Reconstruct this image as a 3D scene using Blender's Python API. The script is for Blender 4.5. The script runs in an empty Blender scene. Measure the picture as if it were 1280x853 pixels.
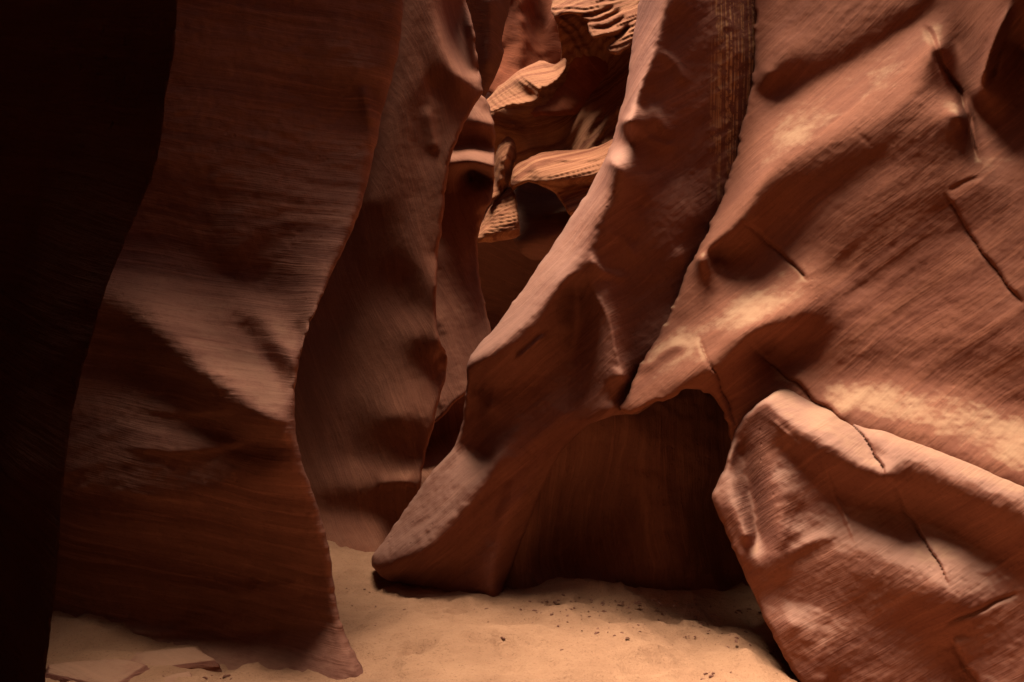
import bpy, math, random
import numpy as np
from mathutils import Vector

# ------------------------------------------------------------------ camera, world, sun, exposure
sc = bpy.context.scene
CAM_H, FPX, CU, CV = 1.6, 1100.0, 640.0, 426.5     # eye height (m), focal length in photo pixels, image centre
cam_d = bpy.data.cameras.new('camera')
cam = bpy.data.objects.new('camera', cam_d)
sc.collection.objects.link(cam)
cam.location = (0, 0, CAM_H)
cam.rotation_euler = (math.radians(90), 0, 0)
cam_d.sensor_width = 36.0
cam_d.lens = 36.0 * FPX / 1280.0
cam_d.clip_start, cam_d.clip_end = 0.05, 500
sc.camera = cam

SUN_DIR = Vector((-0.17, 0.11, 1.0)).normalized()      # towards the sun: high over the slot
sun_elev = math.asin(SUN_DIR.z)
sun_rot = math.atan2(SUN_DIR.x, SUN_DIR.y)
world = bpy.data.worlds.new('World')
sc.world = world
world.use_nodes = True
wn = world.node_tree
bgn = wn.nodes['Background']
sky = wn.nodes.new('ShaderNodeTexSky')
sky.sky_type = 'NISHITA'
sky.sun_disc = False
sky.dust_density = 3.0
sky.ozone_density = 0.5
sky.sun_elevation = sun_elev
sky.sun_rotation = sun_rot
wn.links.new(sky.outputs['Color'], bgn.inputs['Color'])
bgn.inputs['Strength'].default_value = 0.05
sun_d = bpy.data.lights.new('sun', 'SUN')
sun_d.energy = 5.0
sun_d.angle = math.radians(34)
sun_d.color = (1.0, 0.88, 0.73)
sun = bpy.data.objects.new('sun', sun_d)
sc.collection.objects.link(sun)
sun.location = (0, 4, 14)
sun.rotation_euler = SUN_DIR.to_track_quat('Z', 'Y').to_euler()
sc.view_settings.view_transform = 'Standard'
sc.view_settings.look = 'None'
sc.view_settings.exposure = 1.42
sc.view_settings.gamma = 1.0
sc.cycles.use_denoising = True
sc.cycles.max_bounces = 3
sc.cycles.diffuse_bounces = 2
sc.cycles.sample_clamp_indirect = 4.0

rng = np.random.default_rng(7)
random.seed(7)

# ------------------------------------------------------------------ noise and shape helpers
def _hash(ix, iy, iz, seed):
    h = (ix * 374761393 + iy * 668265263 + iz * 2147483647 + seed * 974634777) & 0xffffffff
    h = ((h ^ (h >> 13)) * 1274126177) & 0xffffffff
    h = h ^ (h >> 16)
    return (h & 0xffff) / 32767.5 - 1.0

def vnoise(p, seed=0):
    f = np.floor(p)
    i = f.astype(np.int64)
    t = p - f
    t = t * t * t * (t * (t * 6 - 15) + 10)
    out = 0
    for dx in (0, 1):
        wx = t[:, 0] if dx else 1 - t[:, 0]
        for dy in (0, 1):
            wy = t[:, 1] if dy else 1 - t[:, 1]
            for dz in (0, 1):
                wz = t[:, 2] if dz else 1 - t[:, 2]
                out = out + wx * wy * wz * _hash(i[:, 0] + dx, i[:, 1] + dy, i[:, 2] + dz, seed)
    return out

def fbm(p, octaves=4, gain=0.5, seed=0):
    a, s, out = 1.0, 1.0, 0
    for o in range(octaves):
        out = out + a * vnoise(p * s + o * 17.3, seed + o)
        a *= gain
        s *= 2.03
    return out

def to_world(u, v, d):
    return np.stack([(u - CU) / FPX * d, d, CAM_H - (v - CV) / FPX * d], -1)

def chaikin(pts, n=2, closed=True):
    p = np.array(pts, float)
    for _ in range(n):
        q = np.roll(p, -1, 0)
        a, b = p * 0.75 + q * 0.25, p * 0.25 + q * 0.75
        p = np.empty((len(a) * 2, p.shape[1])); p[0::2] = a; p[1::2] = b
    return p

def densify(line, step):
    line = np.array(line, float)
    out = [line[:1]]
    for a, b in zip(line[:-1], line[1:]):
        n = max(1, int(round(np.hypot(*(b - a)[:2]) / step)))
        t = (np.arange(1, n + 1) / n)[:, None]
        out.append(a + (b - a) * t)
    return np.concatenate(out)

def smooth_line(line, step=6):
    """Catmull-Rom through the points of an open line"""
    p = np.array(line, float)
    if len(p) < 3:
        return densify(p, step)
    e = np.concatenate([[2 * p[0] - p[1]], p, [2 * p[-1] - p[-2]]])
    out = []
    for k in range(1, len(e) - 2):
        n = max(2, int(np.hypot(*(e[k + 1] - e[k])[:2]) / step))
        t = (np.arange(n) / n)[:, None]
        a, b, c, d = e[k - 1], e[k], e[k + 1], e[k + 2]
        out.append(0.5 * ((2 * b) + (-a + c) * t + (2 * a - 5 * b + 4 * c - d) * t ** 2 + (-a + 3 * b - 3 * c + d) * t ** 3))
    out.append(p[-1:])
    return np.concatenate(out)

def rbf_fit(lines, spacing=9, c=7.0):
    pts = np.concatenate([densify(smooth_line(l, spacing) if len(l) > 2 else l, spacing) for l in lines])
    inside = (pts[:, 0] > -60) & (pts[:, 0] < 1340) & (pts[:, 1] > -60) & (pts[:, 1] < 910)
    keep = np.zeros(len(pts), bool)
    for k in range(len(pts)):
        r = 30.0 if inside[k] else 1200.0
        q = pts[keep]
        keep[k] = len(q) == 0 or ((q[:, 0] - pts[k, 0]) ** 2 + (q[:, 1] - pts[k, 1]) ** 2).min() > r
    pts = pts[keep]
    n = len(pts)
    xy = pts[:, :2]
    r = np.sqrt(((xy[:, None] - xy[None]) ** 2).sum(-1) + c * c)
    A = np.zeros((n + 3, n + 3))
    A[:n, :n] = r - 0.02 * np.eye(n)
    P = np.c_[np.ones(n), xy / 500.0]
    A[:n, n:] = P; A[n:, :n] = P.T
    w = np.linalg.solve(A, np.r_[pts[:, 2], 0, 0, 0])
    def direct(u, v):
        out = np.empty(len(u))
        x32 = xy.astype(np.float32)
        for s in range(0, len(u), 20000):
            uu, vv = u[s:s + 20000].astype(np.float32), v[s:s + 20000].astype(np.float32)
            k = np.sqrt((uu[:, None] - x32[None, :, 0]) ** 2 + (vv[:, None] - x32[None, :, 1]) ** 2 + np.float32(c * c)).astype(np.float64)
            out[s:s + 20000] = k @ w[:n] + w[n] + w[n + 1] * uu / 500 + w[n + 2] * vv / 500
        return out
    def ev(u, v):
        if len(u) < 30000:
            return direct(u, v)
        h = 5.0
        fr = (u > -60) & (u < 1340) & (v > -60) & (v < 910)
        out = np.empty(len(u))
        out[~fr] = direct(u[~fr], v[~fr])
        u, v = u[fr], v[fr]
        u0, v0 = u.min() - 2 * h, v.min() - 2 * h
        nu, nv = int((u.max() - u0) / h) + 4, int((v.max() - v0) / h) + 4
        U, V = np.meshgrid(u0 + np.arange(nu) * h, v0 + np.arange(nv) * h)
        G = direct(U.ravel(), V.ravel()).reshape(nv, nu)
        fu, fv = (u - u0) / h, (v - v0) / h
        iu, iv = fu.astype(int), fv.astype(int)
        def cub(t):
            return [-0.5 * t + t ** 2 - 0.5 * t ** 3, 1 - 2.5 * t ** 2 + 1.5 * t ** 3, 0.5 * t + 2 * t ** 2 - 1.5 * t ** 3, -0.5 * t ** 2 + 0.5 * t ** 3]
        wu, wv = cub(fu - iu), cub(fv - iv)
        acc = 0
        for b in range(4):
            for a in range(4):
                acc = acc + wv[b] * wu[a] * G[iv + b - 1, iu + a - 1]
        out[fr] = acc
        return out
    return ev

def line_dist(u, v, line, chunk=20000):
    """distance to a polyline, signed side (+ = right-hand/below when drawn left to right), parameter 0..1, nearest point"""
    line = line.astype(np.float32); u = u.astype(np.float32); v = v.astype(np.float32)
    a, b = line[:-1], line[1:]
    ab = b - a
    L2 = np.maximum((ab ** 2).sum(1), 1e-9)
    cum = np.r_[0, np.cumsum(np.sqrt(L2))]
    D = np.empty(len(u)); S = np.empty(len(u)); T = np.empty(len(u)); N = np.empty((len(u), 2))
    for s in range(0, len(u), chunk):
        p = np.stack([u[s:s + chunk], v[s:s + chunk]], -1)
        ap = p[:, None] - a[None]
        t = np.clip((ap * ab[None]).sum(-1) / L2, 0, 1)
        near = a[None] + ab[None] * t[..., None]
        dd = ((p[:, None] - near) ** 2).sum(-1)
        k = dd.argmin(1); ar = np.arange(len(p))
        D[s:s + chunk] = np.sqrt(dd[ar, k])
        cr = ab[k, 0] * ap[ar, k, 1] - ab[k, 1] * ap[ar, k, 0]
        S[s:s + chunk] = np.where(cr >= 0, 1, -1)
        T[s:s + chunk] = (cum[k] + t[ar, k] * np.sqrt(L2[k])) / cum[-1]
        N[s:s + chunk] = near[ar, k]
    return D, S, T, N

def stroke(u, v, line, amp, w_up, w_dn, taper=0.25, jit=0.0, step=0.0):
    """sculpting stroke: raises (amp > 0, towards the eye) or cuts (amp < 0) along a line"""
    ln = smooth_line(np.array(line, float)[:, :2], 14 if jit else 5)
    if jit:
        ln = smooth_line(ln + rng.normal(0, jit, ln.shape), 4)
    pad = max(3.2 * max(w_up, w_dn), 70 if step else 0)
    m = (u > ln[:, 0].min() - pad) & (u < ln[:, 0].max() + pad) & (v > ln[:, 1].min() - pad) & (v < ln[:, 1].max() + pad)
    out = np.zeros(len(u))
    if m.any():
        D, S, T, _ = line_dist(u[m], v[m], ln)
        w = np.where(S > 0, w_dn, w_up)
        env = np.clip(np.minimum(T, 1 - T) / max(taper, 1e-3), 0, 1)
        env = env * env * (3 - 2 * env)
        out[m] = (-amp * np.exp(-(D / w) ** 2) + step * S * np.exp(-(D / 22) ** 2)) * env
    return out

def in_poly(u, v, poly):
    ins = np.zeros(len(u), bool)
    a, b = poly, np.roll(poly, -1, 0)
    for (x0, y0), (x1, y1) in zip(a, b):
        if y0 == y1: continue
        c = (v < y0) != (v < y1)
        ins ^= c & (u < (x1 - x0) * (v - y0) / (y1 - y0) + x0)
    return ins

def tag(o, label=None, cat=None, group=None, kind=None):
    if label: o['label'] = label
    if cat: o['category'] = cat
    if group: o['group'] = group
    if kind: o['kind'] = kind
    return o

def mesh_object(name, verts, faces, mat, smooth=True, base=True):
    verts = np.asarray(verts, float)
    org = np.array([verts[:, 0].mean(), verts[:, 1].mean(), verts[:, 2].min()]) if base else np.zeros(3)
    me = bpy.data.meshes.new(name)
    vv = (verts - org).astype(np.float32)
    if isinstance(faces, np.ndarray):
        me.vertices.add(len(vv)); me.vertices.foreach_set('co', vv.ravel())
        nf, k = faces.shape
        me.loops.add(nf * k); me.loops.foreach_set('vertex_index', faces.astype(np.int32).ravel())
        me.polygons.add(nf)
        me.polygons.foreach_set('loop_start', np.arange(0, nf * k, k, dtype=np.int32))
        me.polygons.foreach_set('loop_total', np.full(nf, k, np.int32))
        me.update(calc_edges=True); me.validate()
    else:
        me.from_pydata([tuple(q) for q in vv], [], faces); me.update()
    me.polygons.foreach_set('use_smooth', np.full(len(me.polygons), smooth))
    me.materials.append(mat)
    o = bpy.data.objects.new(name, me)
    o.location = org
    sc.collection.objects.link(o)
    return o

def rock(name, poly, lines, mat, step=3.0, roll=(8, 0.08), thick=1.0, c=7.0, strokes=(), bed=(0.0, 0.0, 1.0), bed_f=9.0,
         bed_a=0.012, rough=0.02, rough_s=2.2, edge_jit=1.2, seed=1, fine=0.004, chaik=2, arc=None):
    """a solid rock mass: its outline, a front surface through depth lines (u, v, metres), sculpting strokes, relief, sides and back"""
    P = chaikin(poly, chaik) if chaik else np.array(poly, float)
    P = densify(np.r_[P, P[:1]], 6)[:-1]
    q = np.c_[P / 9.0, np.zeros(len(P))]
    P = P + edge_jit * np.stack([fbm(q, 3, 0.6, seed + 50), fbm(q + 31.7, 3, 0.6, seed + 60)], -1)
    lo, hi = P.min(0) - step, P.max(0) + step
    def ax(l, h, f0, f1):                      # fine where the photograph looks, coarser beyond its frame
        f0, f1 = max(l, f0), min(h, f1)
        parts = []
        if l < f0: parts.append(np.linspace(l, f0, max(2, int((f0 - l) / (step * 4))), endpoint=False))
        parts.append(np.arange(f0, f1, step))
        parts.append(np.linspace(f1, h + step, max(2, int((h - f1) / (step * 4)) + 2)))
        return np.concatenate(parts)
    au, av = ax(lo[0], hi[0], -30, 1310), ax(lo[1], hi[1], -30, 883)
    nu, nv = len(au), len(av)
    U, V = np.meshgrid(au, av)
    u, v = U.ravel(), V.ravel()
    ins = in_poly(u, v, P)
    idx = np.arange(nu * nv).reshape(nv, nu)
    cells = np.stack([idx[:-1, :-1], idx[1:, :-1], idx[1:, 1:], idx[:-1, 1:]], -1).reshape(-1, 4)
    cells = cells[ins[cells].any(1)]
    used = np.unique(cells)
    remap = -np.ones(nu * nv, int); remap[used] = np.arange(len(used))
    cells = remap[cells]
    u, v, ins = u[used], v[used], ins[used]
    D, _, _, N = line_dist(u, v, np.r_[P, P[:1]], 4000)
    out = ~ins
    u = np.where(out, N[:, 0], u); v = np.where(out, N[:, 1], v)
    D = np.where(out, 0, D)
    d = rbf_fit(lines, c=c)(u, v)
    for s in strokes:
        d = d + stroke(u, v, *s)
    if arc:                                  # thin ribbon-like layers sweeping round a centre
        ac_u, ac_v, per, amp_ = arc
        rr = np.hypot(u - ac_u, v - ac_v) + 2.2 * fbm(np.c_[u / 34, v / 34, 0 * u], 3, 0.5, seed + 80)
        ph = (rr / per + 0.5 * vnoise(np.c_[rr / (per * 2.3), 0 * u, 0 * u], seed + 90)) % 1.0
        saw = np.where(ph < 0.75, ph / 0.75, (1 - ph) / 0.25)
        d = d - amp_ * saw * (0.55 + 0.45 * vnoise(np.c_[rr / per * 0.37, 0 * u, u / 60], seed + 95))
    # relief: soft swellings, bedding ledges that follow tilted layers, fine pitting
    w = to_world(u, v, d)
    d = d - rough * fbm(w * rough_s, 4, 0.5, seed)
    b = np.array(bed, float); b /= np.linalg.norm(b)
    h = (w @ b) + 0.10 * fbm(w * 1.1, 3, 0.5, seed + 9)
    along = w - (w @ b)[:, None] * b
    q = np.c_[h * bed_f, along[:, 0] * 0.7, along[:, 2] * 0.7]
    amp = 0.45 + 0.55 * np.clip(fbm(w * 1.6 + 5, 3, 0.5, seed + 4) + 0.3, 0, 1)
    d = d - bed_a * amp * fbm(q, 3, 0.55, seed + 20)
    d = d - fine * fbm(w * 26, 2, 0.6, seed + 30)
    t = np.clip(D / roll[0], 0, 1)
    d = d + roll[1] * (1 - np.sqrt(np.maximum(0, 1 - (1 - t) ** 2)))
    front = to_world(u, v, d)
    n = len(front)
    # back surface: same outline drawn in a little, pushed away from the front
    cu, cv = u.mean(), v.mean()
    tb = np.clip(D / 60.0, 0, 1)
    db = d + thick * (0.25 + 0.75 * np.sqrt(tb))
    back = to_world(u, v, db)
    e = np.concatenate([cells[:, [0, 1]], cells[:, [1, 2]], cells[:, [2, 3]], cells[:, [3, 0]]])
    key = np.minimum(e[:, 0], e[:, 1]).astype(np.int64) * n + np.maximum(e[:, 0], e[:, 1])
    uq, inv, cnt = np.unique(key, return_inverse=True, return_counts=True)
    rim = e[cnt[inv] == 1]
    sides = np.stack([rim[:, 1], rim[:, 0], rim[:, 0] + n, rim[:, 1] + n], -1)
    faces = np.concatenate([cells, cells[:, ::-1] + n, sides])
    return mesh_object(name, np.concatenate([front, back]), faces, mat)

# ------------------------------------------------------------------ materials
def nodes_of(name):
    m = bpy.data.materials.new(name)
    m.use_nodes = True
    nt = m.node_tree
    return m, nt, nt.nodes['Principled BSDF']

def rock_material(name, light=(0.285, 0.112, 0.068), dark=(0.165, 0.055, 0.036), bed=(0.3, 0.1, 1.0), band_f=6.0, band=0.5, dust=0.6,
                  bump=0.35, drips=None, pits=0.5, dust_lo=0.55, pale=0.0):
    m, nt, bs = nodes_of(name)
    N, L = nt.nodes, nt.links
    def nd(t, **k):
        n = N.new(t)
        for a, b in k.items(): setattr(n, a, b)
        return n
    def math_(op, a, b=None, clamp=False):
        n = nd('ShaderNodeMath', operation=op, use_clamp=clamp)
        for i, x in enumerate((a, b)):
            if x is None: continue
            if isinstance(x, (int, float)): n.inputs[i].default_value = x
            else: L.new(x, n.inputs[i])
        return n.outputs[0]
    def noise(vec, scale, detail=4, rough=0.55, dist=0.0):
        n = nd('ShaderNodeTexNoise')
        n.inputs['Scale'].default_value = scale
        n.inputs['Detail'].default_value = detail
        n.inputs['Roughness'].default_value = rough
        n.inputs['Distortion'].default_value = dist
        L.new(vec, n.inputs['Vector'])
        return n.outputs['Fac']
    def ramp(x, lo, hi, smooth=True):
        n = nd('ShaderNodeMapRange', interpolation_type='SMOOTHSTEP' if smooth else 'LINEAR')
        n.inputs['From Min'].default_value = lo
        n.inputs['From Max'].default_value = hi
        L.new(x, n.inputs['Value'])
        return n.outputs['Result']
    def mix(f, a, b):
        n = nd('ShaderNodeMix', data_type='RGBA')
        if isinstance(f, float): n.inputs[0].default_value = f
        else: L.new(f, n.inputs[0])
        for i, x in ((6, a), (7, b)):
            if isinstance(x, tuple): n.inputs[i].default_value = (*x, 1)
            else: L.new(x, n.inputs[i])
        return n.outputs[2]
    geo = nd('ShaderNodeNewGeometry')
    pos = geo.outputs['Position']
    # bedding frame: coordinate stretched along the layers
    b = Vector(bed).normalized()
    t1 = b.cross(Vector((0, 1, 0))).normalized(); t2 = b.cross(t1)
    def dot(vec):
        n = nd('ShaderNodeVectorMath', operation='DOT_PRODUCT')
        L.new(pos, n.inputs[0]); n.inputs[1].default_value = vec
        return n.outputs['Value']
    wob = math_('MULTIPLY', noise(pos, 0.7, 2), 0.22)
    comb = nd('ShaderNodeCombineXYZ')
    hh = math_('ADD', dot(b), wob)
    L.new(math_('MULTIPLY', hh, band_f), comb.inputs[0])
    L.new(math_('MULTIPLY', dot(t1), 0.3), comb.inputs[1])
    L.new(math_('MULTIPLY', dot(t2), 0.3), comb.inputs[2])
    strata = noise(comb.outputs[0], 1.0, 4, 0.62)
    strata_fine = noise(comb.outputs[0], 5.0, 4, 0.6)
    hair = noise(comb.outputs[0], 16.0, 3, 0.6)
    blot = noise(pos, 1.3, 4, 0.6)
    grain = noise(pos, 60.0, 2, 0.6)
    col = mix(ramp(strata, 0.36, 0.64), dark, light)
    mid = tuple((a + c) / 2 for a, c in zip(light, dark))
    col = mix(band, mid, col)
    col = mix(math_('MULTIPLY', ramp(blot, 0.45, 0.7), 0.45), col, tuple(x * 0.72 for x in mid))
    col = mix(math_('MULTIPLY', ramp(strata_fine, 0.52, 0.68), 0.35 * (0.5 + band)), col, tuple(min(1, x * 1.25) for x in light))
    col = mix(math_('MULTIPLY', ramp(hair, 0.54, 0.66), 0.28), col, tuple(x * 0.7 for x in dark))
    col = mix(math_('MULTIPLY', ramp(grain, 0.5, 0.75), 0.25), col, tuple(x * 0.6 for x in dark))
    if drips:
        # pale mineral drip streaks running straight down the face inside one stretch of wall
        x0, x1, z0, z1 = drips
        sx = nd('ShaderNodeSeparateXYZ'); L.new(pos, sx.inputs[0])
        cc = nd('ShaderNodeCombineXYZ')
        L.new(math_('MULTIPLY', sx.outputs[0], 34.0), cc.inputs[0])
        L.new(math_('MULTIPLY', sx.outputs[2], 0.55), cc.inputs[2])
        st = ramp(noise(cc.outputs[0], 1.0, 3, 0.7), 0.47, 0.60)
        broken = ramp(noise(pos, 16.0, 4, 0.7), 0.40, 0.56)
        win = math_('MULTIPLY', ramp(sx.outputs[0], x0, x0 + 0.12), math_('SUBTRACT', 1.0, ramp(sx.outputs[0], x1 - 0.12, x1)))
        win = math_('MULTIPLY', win, ramp(sx.outputs[2], z0, z1))
        f = math_('MULTIPLY', math_('MULTIPLY', st, broken), win)
        col = mix(f, col, (0.52, 0.27, 0.12))
        dk = ramp(noise(cc.outputs[0], 0.5, 3, 0.6), 0.5, 0.62)
        col = mix(math_('MULTIPLY', math_('MULTIPLY', dk, win), 0.3), col, (0.11, 0.042, 0.027))
        col = mix(f, col, (0.52, 0.27, 0.12))
    if pale:  # skylight painted into the colour: upward faces mixed paler
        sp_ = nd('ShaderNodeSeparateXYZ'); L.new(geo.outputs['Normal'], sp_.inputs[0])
        skylit = ramp(math_('ADD', sp_.outputs[2], math_('MULTIPLY', math_('SUBTRACT', noise(pos, 5.0, 4, 0.6), 0.5), 0.35)), 0.22, 0.68)
        col = mix(math_('MULTIPLY', skylit, pale), col, (0.38, 0.205, 0.145))
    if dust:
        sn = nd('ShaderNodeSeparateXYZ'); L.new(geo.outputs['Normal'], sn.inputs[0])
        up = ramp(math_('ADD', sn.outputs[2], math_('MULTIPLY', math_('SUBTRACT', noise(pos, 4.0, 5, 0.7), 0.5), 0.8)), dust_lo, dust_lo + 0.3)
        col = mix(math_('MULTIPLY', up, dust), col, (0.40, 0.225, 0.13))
    L.new(col, bs.inputs['Base Color'])
    bs.inputs['Roughness'].default_value = 0.93
    bs.inputs['Specular IOR Level'].default_value = 0.15
    # relief
    h = math_('ADD', math_('MULTIPLY', strata_fine, 0.6), math_('MULTIPLY', strata, 0.8))
    h = math_('ADD', h, math_('MULTIPLY', noise(pos, 11.0, 4, 0.68), 0.32))
    h = math_('ADD', h, math_('MULTIPLY', hair, 0.3))
    h = math_('ADD', h, math_('MULTIPLY', grain, 0.2))
    if pits:
        vo = nd('ShaderNodeTexVoronoi'); vo.inputs['Scale'].default_value = 14.0
        L.new(pos, vo.inputs['Vector'])
        pit = math_('MULTIPLY', math_('SUBTRACT', 1.0, ramp(vo.outputs['Distance'], 0.05, 0.2)), ramp(noise(pos, 2.2, 2), 0.52, 0.66))
        h = math_('SUBTRACT', h, math_('MULTIPLY', pit, pits))
    bp = nd('ShaderNodeBump')
    bp.inputs['Strength'].default_value = bump
    bp.inputs['Distance'].default_value = 0.035
    L.new(h, bp.inputs['Height'])
    L.new(bp.outputs['Normal'], bs.inputs['Normal'])
    return m

def sand_material():
    m, nt, bs = nodes_of('sand')
    N, L = nt.nodes, nt.links
    geo = N.new('ShaderNodeNewGeometry')
    def noise(s, d, r=0.6):
        n = N.new('ShaderNodeTexNoise'); n.inputs['Scale'].default_value = s; n.inputs['Detail'].default_value = d
        n.inputs['Roughness'].default_value = r
        L.new(geo.outputs['Position'], n.inputs['Vector']); return n.outputs['Fac']
    def rampc(x, stops):
        n = N.new('ShaderNodeValToRGB'); L.new(x, n.inputs[0])
        e = n.color_ramp.elements
        e[0].position, e[0].color = stops[0][0], (*stops[0][1], 1)
        e[1].position, e[1].color = stops[1][0], (*stops[1][1], 1)
        return n.outputs['Color']
    c1 = rampc(noise(2.2, 8, 0.68), [(0.35, (0.29, 0.146, 0.080)), (0.66, (0.365, 0.192, 0.106))])
    sp = rampc(noise(75.0, 3, 0.7), [(0.30, (0.55, 0.5, 0.48)), (0.44, (1, 1, 1))])
    mx = N.new('ShaderNodeMix'); mx.data_type = 'RGBA'; mx.blend_type = 'MULTIPLY'; mx.inputs[0].default_value = 0.8
    L.new(c1, mx.inputs[6]); L.new(sp, mx.inputs[7])
    L.new(mx.outputs[2], bs.inputs['Base Color'])
    bs.inputs['Roughness'].default_value = 0.95
    bs.inputs['Specular IOR Level'].default_value = 0.1
    ad = N.new('ShaderNodeMath'); ad.operation = 'ADD'
    ml = N.new('ShaderNodeMath'); ml.operation = 'MULTIPLY'; ml.inputs[1].default_value = 0.35
    L.new(noise(70, 3, 0.7), ml.inputs[0]); L.new(noise(14, 6, 0.65), ad.inputs[0]); L.new(ml.outputs[0], ad.inputs[1])
    bp = N.new('ShaderNodeBump'); bp.inputs['Strength'].default_value = 0.7; bp.inputs['Distance'].default_value = 0.03
    L.new(ad.outputs[0], bp.inputs['Height']); L.new(bp.outputs['Normal'], bs.inputs['Normal'])
    return m

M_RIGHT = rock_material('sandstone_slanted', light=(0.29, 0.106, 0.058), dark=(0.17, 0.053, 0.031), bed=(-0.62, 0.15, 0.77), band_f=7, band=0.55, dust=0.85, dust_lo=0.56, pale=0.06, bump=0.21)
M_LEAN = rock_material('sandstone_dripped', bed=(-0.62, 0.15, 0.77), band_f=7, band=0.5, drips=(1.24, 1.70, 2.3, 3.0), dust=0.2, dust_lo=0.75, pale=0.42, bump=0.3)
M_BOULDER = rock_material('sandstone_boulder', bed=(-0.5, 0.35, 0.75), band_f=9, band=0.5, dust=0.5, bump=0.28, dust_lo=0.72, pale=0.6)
M_LEFT = rock_material('sandstone_swept', light=(0.275, 0.118, 0.076), dark=(0.15, 0.055, 0.036), bed=(0.15, 0.1, 1.0), band_f=7, band=0.8, dust=0.2, dust_lo=0.7, bump=0.35)
M_DARK = rock_material('sandstone_shade_grit', light=(0.20, 0.085, 0.055), dark=(0.13, 0.05, 0.032), band=0.4, dust=0.2)  # shade put into the colour for unlit rock masses; also the grit's own brown
M_FIN = rock_material('sandstone_fold', light=(0.285, 0.110, 0.060), dark=(0.165, 0.054, 0.031), pits=0.1, bump=0.25, bed=(0.8, 0.3, 0.2), band_f=6, band=0.4, dust=0.1)
M_FAR = rock_material('sandstone_banded', light=(0.33, 0.135, 0.062), dark=(0.17, 0.05, 0.022), bed=(-0.35, 0.3, 1.0), band_f=15, band=1.0, dust=0.0, bump=0.4, pits=0.0)
M_FARRED = rock_material('sandstone_red', light=(0.30, 0.078, 0.030), dark=(0.20, 0.048, 0.02), bed=(0.7, 0.2, 0.6), band_f=5, band=0.5, dust=0.0)
M_ALCOVE = rock_material('sandstone_stained', light=(0.24, 0.10, 0.06), dark=(0.14, 0.05, 0.032), bed=(1.0, 0.2, 0.05), band_f=7, band=0.45, dust=0.0)
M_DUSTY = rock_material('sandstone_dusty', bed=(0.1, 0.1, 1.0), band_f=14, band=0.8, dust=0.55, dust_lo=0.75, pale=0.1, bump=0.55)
M_SAND = sand_material()

# ------------------------------------------------------------------ ground
def axis(lo, a, b, hi, fine_, n_out):
    return np.r_[lo + (a - lo) * (1 - np.linspace(1, 0, n_out, endpoint=False) ** 1.6), np.arange(a, b, fine_), b + (hi - b) * np.linspace(0, 1, n_out) ** 1.6]

def ground_h(x, y):
    p = np.stack([x, y, np.zeros_like(x)], -1)
    h = 0.05 * fbm(p * 0.8, 3, 0.5, 3) + 0.03 * fbm(p * 3.1, 4, 0.55, 5) + 0.006 * fbm(p * 16, 3, 0.6, 8)
    # trodden dimples
    h = h - 0.035 * np.clip(fbm(p * 4.2 + 9, 2, 0.5, 11) - 0.25, 0, 1)
    if len(x) > 50:
        fr = np.random.default_rng(21)
        for _ in range(70):
            px, py, an = fr.uniform(-1.3, 1.7), fr.uniform(3.9, 6.6), fr.uniform(-0.7, 0.7)
            m = (np.abs(x - px) < 0.35) & (np.abs(y - py) < 0.35)
            ax_, ay_ = x[m] - px, y[m] - py
            q_ = np.hypot((ax_ * math.cos(an) + ay_ * math.sin(an)) / 0.055, (ay_ * math.cos(an) - ax_ * math.sin(an)) / 0.13)
            dep = fr.uniform(0.006, 0.02)
            h[m] += dep * (-np.exp(-q_ ** 4) + 0.5 * np.exp(-((q_ - 1.35) / 0.3) ** 2))
    # bank of sand against the left wall and a low lip along the alcove
    h = h + 0.04 * np.clip((-0.95 - x) / 0.9, 0, 1) * np.clip((y - 3.6) / 0.8, 0, 1)
    h = h + 0.07 * np.exp(-((y - 5.62 - 0.06 * np.sin(x * 5)) / 0.16) ** 2) * np.clip((x - 0.1) / 0.4, 0, 1)
    # scoured dip along the boulder
    h = h - 0.16 * np.clip((x - 1.22) / 0.3, 0, 1) * np.clip((5.2 - y) / 0.5, 0, 1)
    return h

gx, gy = axis(-60, -3.2, 3.2, 60, 0.022, 40), axis(-40, 3.2, 8.2, 80, 0.022, 40)
GX, GY = np.meshgrid(gx, gy)
fx, fy = GX.ravel(), GY.ravel()
gz = ground_h(fx, fy)
gi = np.arange(len(fx)).reshape(len(gy), len(gx))
gf = np.stack([gi[:-1, :-1], gi[:-1, 1:], gi[1:, 1:], gi[1:, :-1]], -1).reshape(-1, 4)
ground = mesh_object('ground', np.stack([fx, fy, gz], -1), gf, M_SAND, base=False)
tag(ground, kind='structure')

# ------------------------------------------------------------------ canyon beyond the frame (walls behind the eye, high rims, far end) and added shade roofs
def canyon_shell():
    na, nz = 140, 44
    A, Z = np.meshgrid(np.linspace(0, 2 * np.pi, na, endpoint=False), np.linspace(-0.5, 13, nz))
    a, z = A.ravel(), Z.ravel()
    ca, sa = np.cos(a), np.sin(a)
    rx, ry, cy = 5.0, 13.5, 6.5
    x = rx * np.sign(ca) * np.abs(ca) ** 0.6
    y = cy + ry * np.sign(sa) * np.abs(sa) ** 0.6
    p = np.stack([x, y, z], -1)
    lean = 1 - 0.030 * np.clip(z - 5, 0, 20)
    x = (x + 0.5 * fbm(p * 0.45, 4, 0.5, 71) * np.sign(ca)) * lean
    y = y + 0.4 * fbm(p * 0.45 + 40, 4, 0.5, 72)
    i = np.arange(na * nz).reshape(nz, na)
    f = np.stack([i[:-1], np.roll(i[:-1], -1, 1), np.roll(i[1:], -1, 1), i[1:]], -1).reshape(-1, 4)
    o = mesh_object('unseen_rock', np.stack([x, y, z], -1), f, M_LEFT, base=False)
    return tag(o, kind='structure')
canyon_shell()

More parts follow.
